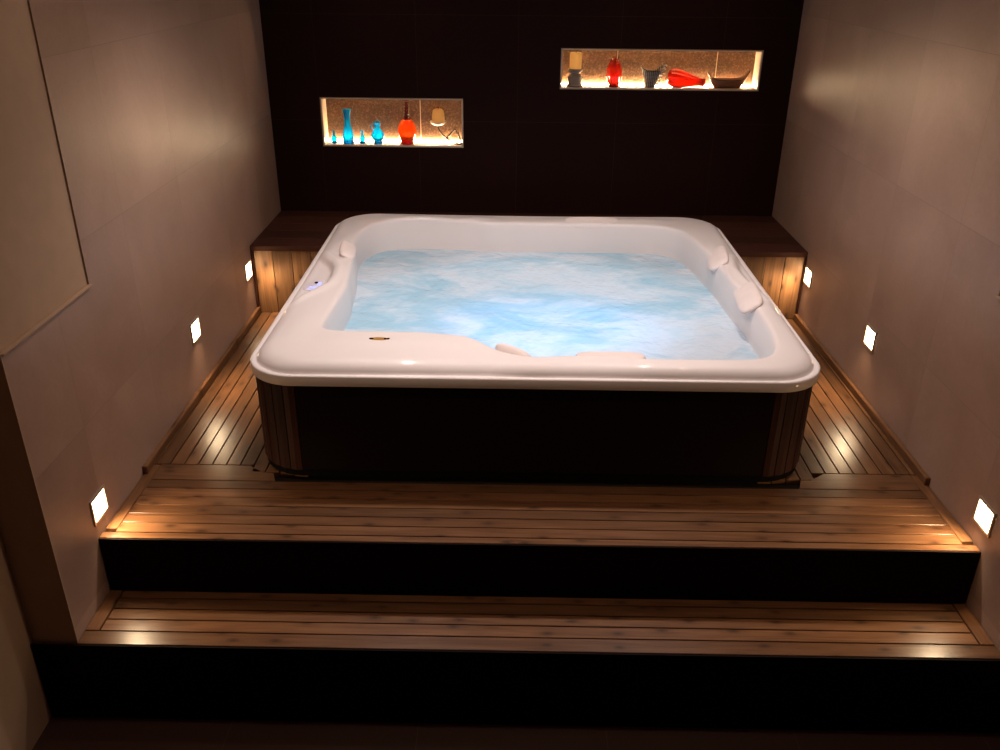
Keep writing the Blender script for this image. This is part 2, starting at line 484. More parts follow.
crest_pts = [(.631,-2.06),(.652,-1.988),(.657,-1.837),(.663,-1.648),(.665,-1.535),(.648,-1.374),(.64,-1.23),(.618,-1.045),(.595,-.88),(.60,-.702),(.65,-.56),(.745,-.49),(.958,-.474),(1.183,-.495),(1.262,-.53),(1.405,-.515),(1.681,-.523),(2.011,-.528),(2.233,-.535),(2.345,-.64),(2.385,-.86),(2.415,-1.1),(2.43,-1.25),(2.435,-1.417),(2.455,-1.621),(2.465,-1.785),(2.46,-1.999),(2.44,-2.17),(2.38,-2.275),(2.30,-2.285),(1.891,-2.29),(1.75,-2.272),(1.616,-2.273),(1.486,-2.29),(1.374,-2.245),(1.244,-2.099),(1.057,-2.066)]
R_cr = polar(crest_pts, 6)
water_pts = [(.66,-1.95),(.645,-1.65),(.663,-1.509),(.659,-1.359),(.640,-1.173),(.615,-.986),(.61,-.847),(.625,-.715),(.68,-.57),(.79,-.515),(1.068,-.515),(1.26,-.545),(1.464,-.545),(1.92,-.548),(2.149,-.548),(2.28,-.57),(2.36,-.66),(2.385,-.80),(2.395,-1.066),(2.405,-1.238),(2.43,-1.398),(2.428,-1.532),(2.442,-1.7),(2.442,-1.877),(2.445,-2.1),(2.38,-2.22),(2.28,-2.25),(1.89,-2.255),(1.49,-2.25),(1.35,-2.19),(1.22,-2.06),(1.057,-2.03),(.70,-2.03)]
R_w = polar(water_pts, 7)
R_w = np.minimum(R_w, R_cr-.02)
ZT = .480; ZW = .314

def poly_sd(pts, x, y):
    """signed distance (negative inside)"""
    n = len(pts); d = np.full(x.shape, 9.0); ins = np.zeros(x.shape, bool)
    for i in range(n):
        ax, ay = pts[i]; bx, by = pts[(i+1) % n]
        ex, ey = bx-ax, by-ay; t_ = np.clip(((x-ax)*ex+(y-ay)*ey)/(ex*ex+ey*ey), 0, 1)
        d = np.minimum(d, np.hypot(x-ax-t_*ex, y-ay-t_*ey))
        c = ((ay > y) != (by > y)) & (x < (bx-ax)*(y-ay)/((by-ay) if abs(by-ay) > 1e-9 else 1e-9)+ax)
        ins ^= c
    return np.where(ins, -d, d)
bayL = [(.40,-1.03),(.455,-1.07),(.499,-1.15),(.547,-1.225),(.573,-1.31),(.583,-1.42),(.575,-1.52),(.540,-1.60),(.50,-1.66),(.455,-1.74),(.40,-1.80)]
bayR = [(2.62,-1.02),(2.555,-1.05),(2.518,-1.13),(2.500,-1.25),(2.512,-1.40),(2.528,-1.52),(2.555,-1.66),(2.62,-1.72)]
def sstep(a, b, v):
    u = np.clip((v-a)/(b-a), 0, 1); return u*u*(3-2*u)
def topmod(x, y):
    """how the moulded top departs from the plain dome: sunk bays and low humps beside them"""
    h = np.zeros_like(x)
    for pl, dep in ((bayL, .030), (bayR, .030)):
        sd = poly_sd(pl, x, y)
        h -= dep*(1-sstep(-.014, .008, sd))
        h += .010*np.exp(-((sd-.030)/.020)**2)
    # headrest humps moulded in the rim
    for (bx, by, sx, sy, a) in ((1.22,-.47,.085,.045,.010),(.90,-.475,.16,.05,.012),(.55,-.93,.04,.13,.010),(1.86,-.47,.17,.05,.012),(.56,-2.02,.06,.16,.008),
                                (2.47,-1.02,.04,.12,.010),(2.50,-1.66,.035,.14,.008),(1.78,-2.23,.14,.045,.010),(.9,-2.16,.30,.05,.006),(2.15,-.46,.12,.04,.008)):
        h += a*np.exp(-((x-bx)/sx)**2-((y-by)/sy)**2)
    return h

wid = R_out-R_cr
sc = np.minimum(1, wid/.16)
def ringxy(R): return CX+DIR[:, 0]*R, CY+DIR[:, 1]*R
rings = []
def addring(R, z, mod=0.0):
    x, y = ringxy(R); zz = np.full(NA, z) if np.isscalar(z) else z.copy()
    if mod: zz = zz+mod*topmod(x, y)
    rings.append(np.stack([x, y, zz], 1))
# outer lip
addring(R_out-.045, .397); addring(R_out-.003, .397); addring(R_out, .400); addring(R_out, .432); addring(R_out-.002, .4365)
addring(R_out-.006, .4385); addring(R_out-.018*sc, .4385)
addring(R_out-.0225*sc, .4355); addring(R_out-.027*sc, .438)
for e, z, mf in ((.032, .447, .1), (.040, .456, .3), (.050, .463, .5), (.062, .469, .75), (.076, .4735, .9), (.092, .4765, 1)):
    addring(R_out-e*sc, z, mf)
base_e = .092*sc
for k in range(1, 15):
    u = k/15; addring((R_out-base_e)*(1-u)+(R_cr)*u, .4765+.0045*math.sin(u*PI*.6), 1)
# roll over the inner edge and down to the water
dw = R_cr-R_w
for e, z, mf in ((0, .4795, 1), (.006, .4775, .9), (.011, .473, .75), (.0145, .466, .6), (.017, .456, .4)):
    addring(R_cr-e, z, mf)
for k in range(1, 9):
    u = k/8; zz = .456*(1-u)+ZW*u
    addring((R_cr-.017)*(1-u)+R_w*u-.006*math.sin(u*PI), zz, .4*(1-u))
for f_, z in ((.995, .27), (.985, .22), (.95, .17), (.90, .14), (.72, .13), (.62, .12), (.58, .08), (.56, .03), (.50, .015), (.25, .012)):
    addring(R_w*f_, z)
V = np.concatenate(rings); nr = len(rings)
fl = []
for i in range(nr-1):
    for j in range(NA):
        j2 = (j+1) % NA; fl.append((i*NA+j, i*NA+j2, (i+1)*NA+j2, (i+1)*NA+j))
fl.append(tuple((nr-1)*NA+j for j in range(NA)))
tub = empty('hot_tub', (CX, CY, 0), 'square white hot tub with dark skirt on the wooden deck', 'hot tub')
tub_o = Vector((CX, CY, 0))
me = bpy.data.meshes.new('shell'); me.from_pydata((V-np.array(tub_o)).tolist(), [], fl)
me.materials.append(M['acrylic'])
for p_ in me.polygons: p_.use_smooth = True
me.validate(); shell = bpy.data.objects.new('shell', me); C.objects.link(shell); shell.parent = tub

# skirt: flat dark panels and slatted rounded corners
S0x, S1x, S0y, S1y = TX0+.011, TX1-.015, TY0-.03, TY1+.018
rc = .185
for (x0, x1, y0, y1) in ((S0x+rc, S1x-rc, S1y, S1y+.02), (S0x+rc, S1x-rc, S0y-.02, S0y), (S0x, S0x+.02, S1y+rc, S0y-rc), (S1x-.02, S1x, S1y+rc, S0y-rc)):
    bm = bmesh.new(); box(bm, x0+.001, x1-.001, y0, y1, .028, .3965, .002)
    obj('side_panel', bm, M['skirt_flat'], tub)
for (cx, cy, a0) in ((S0x+rc, S1y+rc, PI), (S1x-rc, S1y+rc, 1.5*PI), (S1x-rc, S0y-rc, 0), (S0x+rc, S0y-rc, .5*PI)):
    bm = bmesh.new(); ns = 6
    for k in range(ns):
        A = a0+PI/2*(k+.04)/ns; B = a0+PI/2*(k+.96)/ns; mid = (A+B)/2
        pts = [(cx+rc*math.cos(A), cy+rc*math.sin(A)), (cx+(rc+.003)*math.cos(mid), cy+(rc+.003)*math.sin(mid)), (cx+rc*math.cos(B), cy+rc*math.sin(B)),
               (cx+(rc-.02)*math.cos(B), cy+(rc-.02)*math.sin(B)), (cx+(rc-.02)*math.cos(A), cy+(rc-.02)*math.sin(A))]
        prism(bm, pts, .028, .3965)
    obj('corner_slats', bm, M['skirt'], tub)
bm = bmesh.new()
pts = []
for (cx, cy, a0) in ((S0x+rc, S1y+rc, PI), (S1x-rc, S1y+rc, 1.5*PI), (S1x-rc, S0y-rc, 0), (S0x+rc, S0y-rc, .5*PI)):
    for k in range(9):
        a = a0+PI/2*k/8; pts.append((cx+(rc-.004)*math.cos(a), cy+(rc-.004)*math.sin(a)))
prism(bm, pts, .0, .0275)
obj('base', bm, M['base'], tub)

def superell(bm, c, ax, size, e=.5, n=28, m=14):
    """rounded cushion with local axes ax (3 vectors)"""
    def pw(v, p): return math.copysign(abs(v)**p, v)
    rows_ = []
    for i in range(m+1):
        ph = -PI/2+PI*i/m; row = []
        for j in range(n):
            th = 2*PI*j/n
            l = (size[0]*pw(math.cos(ph), .8)*pw(math.cos(th), e), size[1]*pw(math.cos(ph), .8)*pw(math.sin(th), e), size[2]*pw(math.sin(ph), .8))
            row.append(bm.verts.new(Vector(c)+ax[0]*l[0]+ax[1]*l[1]+ax[2]*l[2]))
        rows_.append(row)
    for a, b in zip(rows_, rows_[1:]):
        for j in range(n): bm.faces.new([a[j], a[(j+1) % n], b[(j+1) % n], b[j]])
    bmesh.ops.remove_doubles(bm, verts=bm.verts, dist=1e-5)
def pillow(c, along, inward, tilt, size):
    """a cushion on the inner edge: long side `along`, facing up and `inward`"""
    u = Vector((*along, 0)).normalized(); w = Vector((*inward, 0)).normalized()
    nrm = (Vector((0, 0, 1))*math.cos(tilt)+w*math.sin(tilt)).normalized(); v = nrm.cross(u)
    bm = bmesh.new(); superell(bm, c, (u, v, nrm), size)
    obj('headrest', bm, M['pillow'], tub, smooth=True)
pillow((2.432, -1.075, .470), (.12, 1), (-1, 0), .62, (.135, .056, .022))
pillow((2.452, -1.615, .470), (.08, 1), (-1, 0), .62, (.145, .056, .022))
pillow((.600, -1.06, .482), (-.12, 1), (1, 0), .5, (.11, .042, .020))
pillow((1.858, -.500, .474), (1, 0), (0, -1), .5, (.155, .045, .016))
pillow((1.225, -.478, .470), (1, 0), (0, -1), .35, (.085, .030, .012))
pillow((1.428, -2.205, .452), (.74, -.62), (.5, 1), .75, (.085, .035, .028))
pillow((1.79, -2.235, .463), (1, 0), (0, 1), .15, (.13, .045, .013))

# control panel with its keys
bm = bmesh.new(); superell(bm, (.512, -1.465, .4475), (Vector((.25, 1, 0)).normalized(), Vector((1, -.25, 0)).normalized(), Vector((0, 0, 1))), (.075, .036, .0035), e=.8)
panel = obj('control_panel', bm, plain('pale_panel', (.76, .70, .74), .3), tub, smooth=True)
LED = emit('violet_display', (.40, .42, 1.0), 1.6)
bm = bmesh.new()
for (x, y) in ((.502, -1.52), (.520, -1.515), (.508, -1.497), (.526, -1.492)):
    lathe(bm, [(.0075, 0), (.0075, .002), (.005, .0028)], x, y, .4502, 16)
obj('button', bm, LED, panel)
bm = bmesh.new(); lathe(bm, [(.008, 0), (.008, .003), (.005, .004)], .520, -1.445, .4500, 16, squash=(1, 1.3)); obj('sensor', bm, M['base'], panel)
bm = bmesh.new(); box(bm, .528, .545, -1.475, -1.435, .4495, .4512, .0005); obj('display', bm, LED, panel)

# gold badge with two dark ends
bz = .4775
bm = bmesh.new(); lathe(bm, [(1, 0), (1, .0035), (.88, .0055)], 0, 0, 0, 40); bmesh.ops.scale(bm, vec=(.043, .0165, 1), verts=bm.verts); bmesh.ops.translate(bm, vec=(.909, -2.152, bz+.004), verts=bm.verts)
badge = obj('badge', bm, plain('gold_badge', (.50, .28, .07), .4, Metallic=.3), tub)
for x, w_ in ((.879, .009), (.932, .0055), (.944, .006)):
    bm = bmesh.new(); lathe(bm, [(1, 0), (1, .001)], 0, 0, 0, 20); bmesh.ops.scale(bm, vec=(w_, .007, 1), verts=bm.verts); bmesh.ops.translate(bm, vec=(x, -2.152, bz+.0096), verts=bm.verts)
    obj('badge_mark', bm, M['base'], badge)
# jets just below the surface
JET = plain('grey_jet_nozzle', (.16, .18, .20), .3)
for (x, y, z, r) in ((.833, -.735, .272, .020), (.941, -.745, .272, .018), (1.287, -1.513, .280, .018), (2.278, -1.621, .280, .022), (2.287, -1.70, .280, .014), (2.19, -.72, .272, .018), (2.10, -.70, .272, .014)):
    bm = bmesh.new(); lathe(bm, [(r, -.01), (r, .004), (r*.6, .006), (r*.5, -.004)], x, y, z, 20)
    obj('jet', bm, JET, tub, smooth=True, angle=.6)

# ------------------------------------------------------------------ water
NR = 130
wr = R_w-.0005
gx = []; 
us = np.linspace(1, 0.01, NR)
X = CX+np.outer(us, DIR[:, 0]*wr); Y = CY+np.outer(us, DIR[:, 1]*wr)
Z = np.zeros_like(X)
for k in range(46):
    fr_ = 6*1.09**k; a = rng.uniform(0, 2*PI); ph = rng.uniform(0, 2*PI)
    wx = .10*np.sin(3.1*X+1.7*Y+k)+.08*np.cos(2.3*Y-X+2*k)
    Z += (.9/fr_**1.05)*np.sin(fr_*(X*math.cos(a)+Y*math.sin(a)+wx)+ph)
Z *= .022
amp = .55+.45*np.sin(2.1*X+.6)*np.cos(1.7*Y)+.5*np.exp(-((X-1.6)/.5)**2-((Y+1.3)/.5)**2)
Z = Z*amp*sstep(0, .06, (1-us))[:, None]
Vw = np.stack([X-CX, Y-CY, ZW+.004+Z-.0], -1).reshape(-1, 3)
fw = []
for i in range(NR-1):
    for j in range(NA):
        j2 = (j+1) % NA; fw.append((i*NA+j, i*NA+j2, (i+1)*NA+j2, (i+1)*NA+j))
fw.append(tuple((NR-1)*NA+j for j in range(NA)))
t = NT('aerated_water'); tc = t.n('ShaderNodeTexCoord'); vv = tc.outputs['Object']
n1 = t.noise(t.mapping(vv, (1, 1.9, 1), rot=(0, 0, .15)), 1.7, 6, .55, 1.2)
n2 = t.noise(t.mapping(vv, (1, 1.9, 1), loc=(3, 1, 0)), 6, 5, .6, 1.0)
n3 = t.noise(vv, 1.1, 2, .5)
# the churned streaks of foam over clearer, bluer water
foam = t.math('ADD', t.math('MULTIPLY', n1, .78), t.math('MULTIPLY', n2, .22))
foamf = t.ramp(foam, [(.42, 0.0), (.57, 1.0)])
col = t.mix(foamf, (.54, .75, .85), (.86, .89, .91))
df = t.n('ShaderNodeBsdfDiffuse'); t.link(col, df.inputs[0])
tr = t.n('ShaderNodeBsdfTranslucent'); t.link(t.mix(foamf, (.50, .78, .92), (.78, .86, .94)), tr.inputs[0])
tp = t.n('ShaderNodeBsdfTransparent'); tp.inputs[0].default_value = (.72, .92, .98, 1)
ms = t.n('ShaderNodeMixShader'); ms.inputs[0].default_value = .5; t.link(df.outputs[0], ms.inputs[1]); t.link(tr.outputs[0], ms.inputs[2])
m2 = t.n('ShaderNodeMixShader'); t.link(t.math('MULTIPLY_ADD', foamf, -.08, .12), m2.inputs[0]); t.link(ms.outputs[0], m2.inputs[1]); t.link(tp.outputs[0], m2.inputs[2])
gl = t.n('ShaderNodeBsdfGlossy'); gl.inputs['Roughness'].default_value = .06
bmp = t.bump(t.math('ADD', t.math('MULTIPLY', t.noise(vv, 26, 4, .6, .4), .3), t.noise(vv, 8, 3, .5, .5)), .55, .02)
t.link(bmp, gl.inputs['Normal'])
fz = t.n('ShaderNodeFresnel'); fz.inputs[0].default_value = 1.33; t.link(bmp, fz.inputs['Normal'])
m3 = t.n('ShaderNodeMixShader'); t.link(fz.outputs[0], m3.inputs[0]); t.link(m2.outputs[0], m3.inputs[1]); t.link(gl.outputs[0], m3.inputs[2])
M['water'] = t.done(m3.outputs[0])
me = bpy.data.meshes.new('water'); me.from_pydata(Vw.tolist(), [], fw); me.materials.append(M['water'])
for p_ in me.polygons: p_.use_smooth = True
water = bpy.data.objects.new('water', me); C.objects.link(water); water.location = (CX, CY, 0)
tag(water, 'bubbling pale blue lit water filling the hot tub', 'water', None, 'stuff')

# ------------------------------------------------------------------ recessed wall lights
def wall_light(side, y, z, label, w=.112, h=.098):
    X = 0.0 if side < 0 else RX(y); s = -side          # s: direction into the room
    r = empty('wall_light', (X, y, z-h/2), label, 'wall light', 'square recessed lights in the side walls')
    def bx(name, d0, d1, yy0, yy1, zz0, zz1, m, par=r, bev=.001):
        bm = bmesh.new(); box(bm, X+s*d0, X+s*d1, yy0, yy1, zz0, zz1, bev); return obj(name, bm, m, par)
    e = .009
    bm = bmesh.new()
    for (a, b, c_, d_) in ((y-w/2, y+w/2, z+h/2-e, z+h/2), (y-w/2, y+w/2, z-h/2, z-h/2+e), (y-w/2, y-w/2+e, z-h/2+e, z+h/2-e), (y+w/2-e, y+w/2, z-h/2+e, z+h/2-e)):
        box(bm, X+s*.0005, X+s*.006, a, b, c_, d_)
    obj('frame', bm, M['frame'], r)
    bx('glass', .0005, .003, y-w/2+e, y+w/2-e, z-h/2+e, z+h/2-e, LAMP, bev=0)
    l = bpy.data.lights.new('wall_light_beam', 'SPOT'); l.energy = LAMP_W; l.spot_size = math.radians(140); l.spot_blend = 1; l.color = (1, .73, .44); l.shadow_soft_size = .03
    lo = bpy.data.objects.new('wall_light_beam', l); C.objects.link(lo); lo.location = (X+s*.014, y, z)
    lo.rotation_euler = Vector((s*.70, 0, -.71)).to_track_quat('-Z', 'Y').to_euler()
    return r
LAMP_W = 13
LY = [(-.782, .272), (-1.638, .290), (-2.728, .100)]
wl = ['on the left wall beside the bench', 'on the left wall halfway along the tub', 'on the left wall above the front end of the deck']
wr_ = ['on the right wall beside the bench', 'on the right wall halfway along the tub', 'on the right wall above the front end of the deck']
for (y, z), a in zip(LY, wl): wall_light(-1, y, z, 'small glowing square light ' + a)
for (y, z), a in zip([(-.770, .271), (-1.632, .293), (-2.742, .119)], wr_): wall_light(1, y, z, 'small glowing square light ' + a)

# ------------------------------------------------------------------ niches: light strips and ornaments
LN, RN = NICHES
for (x0, x1, z0, z1), nm in ((LN, 'lower'), (RN, 'upper')):
    bm = bmesh.new(); box(bm, x0+.012, x1-.012, ND-.020, ND-.007, z0+.0065, z0+.0145)
    o = obj('light_strip', bm, STRIP, None, loc=((x0+x1)/2, ND-.014, z0+.0065))
    tag(o, 'warm light strip glowing along the back of the %s niche' % nm, 'light strip', 'light strips in the niches')
CYAN = glassy('turquoise_glass', (.0, .62, 1.0), .45); CYAND = glassy('deep_turquoise_glass', (.0, .22, .42), .3)
AMB = glassy('orange_red_glass', (.95, .20, .01), .4); AMBD = glassy('dark_red_glass', (.25, .02, .005), .2)
REDG = glassy('red_glass', (.52, .055, .012), .25)
WAX = None
t = NT('candle_wax'); b_ = t.bsdf(Base_Color=(.85, .62, .32), Roughness=.5); b_.inputs['Subsurface Weight'].default_value = .0
tl = t.n('ShaderNodeBsdfTranslucent'); tl.inputs[0].default_value = (.99, .86, .56, 1)
mm = t.n('ShaderNodeMixShader'); mm.inputs[0].default_value = .85; t.link(b_.outputs[0], mm.inputs[1]); t.link(tl.outputs[0], mm.inputs[2])
WAX = t.done(mm.outputs[0])
ZLn, ZRn = LN[2]+.0062, RN[2]+.0062
NY = .052
def ornament(name, label, cat, x, z, group=None, y=NY): return empty(name, (x, y, z), label, cat, group)

# small turquoise bottles
def small_bottle(x, label, sc_=1.0):
    r = ornament('glass_bottle', label, 'bottle', x, ZLn, 'small turquoise glass bottles in the lower niche')
    bm = bmesh.new(); lathe(bm, [(a*sc_, b*sc_) for a, b in ((.014, .012), (.0165, .016), (.0165, .028), (.012, .040), (.007, .050), (.006, .060), (.010, .068))], x, NY, ZLn, 20)
    obj('body', bm, CYAN, r, True)
    bm = bmesh.new(); lathe(bm, [(.014*sc_, 0), (.016*sc_, .003), (.0155*sc_, .012*sc_)], x, NY, ZLn, 20); obj('base', bm, CYAND, r, True, angle=.6)
    bm = bmesh.new(); lathe(bm, [(.003*sc_, .0685*sc_), (.006*sc_, .073*sc_), (.002*sc_, .079*sc_)], x, NY, ZLn, 14); obj('stopper', bm, CYAN, r, True)
small_bottle(.350, 'tiny turquoise glass bottle by the left end of the lower niche')
small_bottle(.519, 'tiny turquoise glass bottle between the tall vase and the round jug', 1.02)
r = ornament('glass_vase', 'tall turquoise glass vase with flared neck in the lower niche', 'vase', .435, ZLn)
bm = bmesh.new(); lathe(bm, [(.032, .020), (.035, .026), (.033, .050), (.028, .068), (.023, .088), (.0195, .110), (.0185, .145), (.021, .175), (.027, .193), (.0285, .196), (.026, .195), (.018, .174), (.015, .145)], .435, NY, ZLn, 32); obj('body', bm, CYAN, r, True)
bm = bmesh.new(); lathe(bm, [(.031, 0), (.033, .004), (.0325, .0195)], .435, NY, ZLn, 32); obj('base', bm, CYAND, r, True, angle=.6)
r = ornament('glass_jug', 'round turquoise glass jug with looped handle in the lower niche', 'jug', .612, ZLn)
bm = bmesh.new(); lathe(bm, [(.028, .020), (.037, .030), (.041, .044), (.036, .060), (.024, .076), (.017, .088), (.016, .098), (.019, .110), (.021, .118), (.018, .118)], .612, NY, ZLn, 32); obj('body', bm, CYAN, r, True)
bm = bmesh.new(); lathe(bm, [(.024, 0), (.026, .004), (.0258, .0195)], .612, NY, ZLn, 32); obj('base', bm, CYAND, r, True, angle=.6)
bm = bmesh.new(); tube(bm, spline([(.600, NY, ZLn+.114), (.588, NY, ZLn+.116), (.578, NY, ZLn+.104), (.580, NY, ZLn+.088), (.590, NY, ZLn+.074)]), .0032, 8); obj('handle', bm, CYAN, r, True)
bm = bmesh.new(); tube(bm, spline([(.601, NY, ZLn+.118), (.602, NY, ZLn+.130), (.612, NY, ZLn+.136), (.622, NY, ZLn+.130), (.623, NY, ZLn+.118)]), .0030, 8); obj('rim_loop', bm, CYAN, r, True)
r = ornament('glass_carafe', 'orange red glass carafe with tall ringed neck in the lower niche', 'carafe', .787, ZLn)
bm = bmesh.new(); lathe(bm, [(.040, .030), (.049, .044), (.055, .066), (.055, .084), (.048, .106), (.036, .128), (.026, .143)], .787, NY, ZLn, 36)
# vertical ribs pressed in the belly
for v in bm.verts:
    a = math.atan2(v.co.y-NY, v.co.x-.787); rr_ = 1+.035*math.cos(10*a)
    v.co.x = .787+(v.co.x-.787)*rr_; v.co.y = NY+(v.co.y-NY)*rr_
obj('body', bm, AMB, r, True)
bm = bmesh.new(); lathe(bm, [(.036, 0), (.040, .004), (.041, .022), (.038, .0295)], .787, NY, ZLn, 32); obj('base', bm, AMBD, r, True, angle=.6)
pr = [(.025, .1435)]
for k in range(6):
    z = .152+k*.0165; w_ = .0165-.001*k; pr += [(w_-.005, z-.003), (w_, z+.003), (w_, z+.008), (w_-.005, z+.012)]
bm = bmesh.new(); lathe(bm, pr, .787, NY, ZLn, 28); obj('neck', bm, AMBD, r, True)

# wire holder with dish, and its candle
IRON = plain('dark_bent_iron', (.035, .022, .015), .4, Metallic=.5)
r = ornament('candle_holder', 'curled dark iron candle holder with pale dish in the lower niche', 'candle holder', 1.05, ZLn)
def zz(v): return ZLn+v
bm = bmesh.new()
tube(bm, spline([(.972, NY, zz(.108)), (.975, NY, zz(.090)), (.990, NY, zz(.066)), (1.016, NY, zz(.040)), (1.055, NY, zz(.016)), (1.090, NY-.004, zz(.0035)), (1.108, NY-.010, zz(.006)), (1.100, NY-.012, zz(.040)), (1.083, NY-.006, zz(.076)), (1.072, NY, zz(.086)), (1.052, NY+.012, zz(.068)), (1.034, NY+.02, zz(.046)), (1.022, NY+.022, zz(.036))], 8), .0046, 8)
tube(bm, spline([(1.060, NY+.010, zz(.014)), (1.075, NY+.018, zz(.0035)), (1.092, NY+.012, zz(.0035)), (1.108, NY-.002, zz(.0035)), (1.106, NY-.012, zz(.0035))]), .004, 8)
obj('stem', bm, IRON, r, True)
bm = bmesh.new(); lathe(bm, [(.008, .108), (.022, .110), (.036, .117), (.047, .128), (.049, .133), (.045, .130), (.034, .121), (.020, .1155), (.004, .1150)], .972, NY, ZLn, 36); obj('dish', bm, plain('pale_ceramic', (.7, .62, .5), .4), r, True)
cd = ornament('candle', 'cream candle standing in the dish of the iron holder', 'candle', .974, ZLn+.1215, 'cream candles in the niches')
bm = bmesh.new(); lathe(bm, [(.030, 0), (.036, .006), (.037, .030), (.034, .060), (.030, .074), (.022, .080), (.006, .079)], .974, NY, ZLn+.1225, 32); obj('wax', bm, WAX, cd, True)
bm = bmesh.new(); tube(bm, [(.974, NY, ZLn+.2015), (.975, NY, ZLn+.208), (.978, NY, ZLn+.213)], .0014, 6); obj('wick', bm, M['base'], cd)

# upper niche
STONE = plain('rough_grey_stone', (.22, .17, .14), .8)
xc = 1.768
r = ornament('candle_pedestal', 'turned grey stone candle pedestal by the left end of the upper niche', 'candle holder', xc, ZRn)
bm = bmesh.new(); lathe(bm, [(.045, 0), (.046, .008), (.041, .012), (.039, .020), (.040, .036), (.044, .048), (.043, .056), (.033, .063), (.027, .070), (.030, .077), (.041, .083), (.043, .094), (.039, .098), (.030, .096)], xc, NY, ZRn, 36); obj('body', bm, STONE, r, True, angle=.7)
cd = ornament('candle', 'thick cream pillar candle on the grey stone pedestal', 'candle', xc, ZRn+.0965, 'cream candles in the niches')
bm = bmesh.new(); lathe(bm, [(.033, 0), (.034, .004), (.034, .080), (.031, .088), (.024, .087), (.010, .082)], xc, NY, ZRn+.0975, 32); obj('wax', bm, WAX, cd, True)
bm = bmesh.new(); tube(bm, [(xc, NY, ZRn+.180), (xc, NY, ZRn+.188), (xc+.002, NY, ZRn+.193)], .0014, 6); obj('wick', bm, M['base'], cd)

xv = 1.993
r = ornament('red_vase', 'upright red glass vase with swirled ribs in the upper niche', 'vase', xv, ZRn)
bm = bmesh.new(); pr = [(.029, .012), (.036, .024), (.042, .046), (.044, .070), (.041, .098), (.034, .122), (.024, .142), (.021, .152), (.018, .150)]
lathe(bm, [(np.interp(z, [p[1] for p in pr[:8]], [p[0] for p in pr[:8]]), z) for z in np.linspace(.012, .152, 30)], xv, NY, ZRn, 48)
for v in bm.verts:
    a = math.atan2(v.co.y-NY, v.co.x-xv); z = v.co.z-ZRn
    rr_ = 1+.07*math.cos(7*a+38*z)+.025*math.cos(200*z)
    v.co.x = xv+(v.co.x-xv)*rr_; v.co.y = NY+(v.co.y-NY)*rr_
    if z > .135: v.co.z += .010*math.sin(3*a+.5)
obj('body', bm, REDG, r, True)
bm = bmesh.new(); lathe(bm, [(.027, 0), (.030, .003), (.030, .0115)], xv, NY, ZRn, 30); obj('base', bm, AMBD, r, True, angle=.6)

# slanted woven basket with a wavy mouth
xb = 2.222
r = ornament('woven_basket', 'grey woven basket with two pointed ends in the upper niche', 'basket', xb, ZRn)
t = NT('grey_wicker'); tc = t.n('ShaderNodeTexCoord'); wv = t.n('ShaderNodeTexWave', wave_type='BANDS', bands_direction='Z'); t.set(wv, Scale=42, Distortion=1.5)
t.link(tc.outputs['Object'], wv.inputs['Vector'])
wx = t.n('ShaderNodeTexWave', wave_type='BANDS', bands_direction='X'); t.set(wx, Scale=30, Distortion=1.0); t.link(tc.outputs['Object'], wx.inputs['Vector'])
wf = t.math('MULTIPLY', wv.outputs['Fac'], wx.outputs['Fac'])
M['wicker'] = t.done(t.bsdf(Base_Color=t.ramp(wf, [(0, (.08, .065, .055)), (1, (.62, .54, .47))]), Roughness=.8, Normal=t.bump(wf, .8, .004)).outputs[0])
bm = bmesh.new(); nb = 56; lay = []
for i in range(17):
    u = i/16; ring = []
    for j in range(nb):
        a = 2*PI*j/nb; ca, sa = math.cos(a), math.sin(a)
        rx = .028+.024*u**.8; ry = .024+.012*u
        if ca > 0: h = .088+.050*(ca**2 if sa >= 0 else ca**9)
        else: h = .088+.026*abs(ca)**7+(.004 if sa > 0 else 0)
        fl_ = (.016 if ca > 0 else .028)*abs(ca)**5*u*u
        ring.append(bm.verts.new((xb-.022+.018*u+ca*(rx+fl_), NY+sa*ry, ZRn+h*u)))
    lay.append(ring)
inner = []
for i in range(16, 5, -1):
    inner.append([bm.verts.new((xb-.006+(v.co.x-xb+.006)*.93+.001, NY+(v.co.y-NY)*.9, v.co.z-(.001 if i == 16 else 0))) for v in lay[i]])
seq = lay+inner
for a_, b__ in zip(seq, seq[1:]):
    for j in range(nb): bm.faces.new([a_[j], a_[(j+1) % nb], b__[(j+1) % nb], b__[j]])
bm.faces.new(lay[0][::-1]); bm.faces.new(inner[-1])
obj('body', bm, M['wicker'], r, True, angle=1.0)
bm = bmesh.new()
for k in range(7):
    u = k/6; x = xb+.012+.040*u; z = ZRn+.018+.100*u
    tube(bm, spline([(x-.006, NY-.030+.008*u, z), (x+.004, NY-.038+.010*u, z+.008), (x+.012, NY-.030+.012*u, z+.002)], 4), .0045, 6)
obj('pale_band', bm, plain('pale_cane', (.75, .62, .5), .6), r, True)

# red vase lying on its side
xr_ = 2.35
r = ornament('lying_vase', 'orange red glass vase lying on its side in the upper niche', 'vase', 2.42, ZRn)
axm = Matrix.Rotation(math.radians(90+9), 4, 'Y').to_3x3()
prf = [(.012, .000), (.034, .006), (.045, .022), (.0485, .045), (.047, .070), (.041, .100), (.034, .130), (.027, .160), (.0215, .190), (.020, .212), (.022, .220), (.017, .219), (.016, .19)]
bm = bmesh.new(); rn_ = lathe(bm, prf, 2.298, NY, ZRn+.055, 96, axis=axm)
for ring in rn_:
    c0 = sum((v.co for v in ring), Vector())/len(ring)
    for i, v in enumerate(ring): v.co = c0+(v.co-c0)*(1+.045*math.cos(12*2*PI*i/len(ring)))
mz = min(v.co.z for v in bm.verts)
bmesh.ops.translate(bm, verts=bm.verts, vec=(0, 0, ZRn+.0008-mz))
obj('body', bm, REDG, r, True)
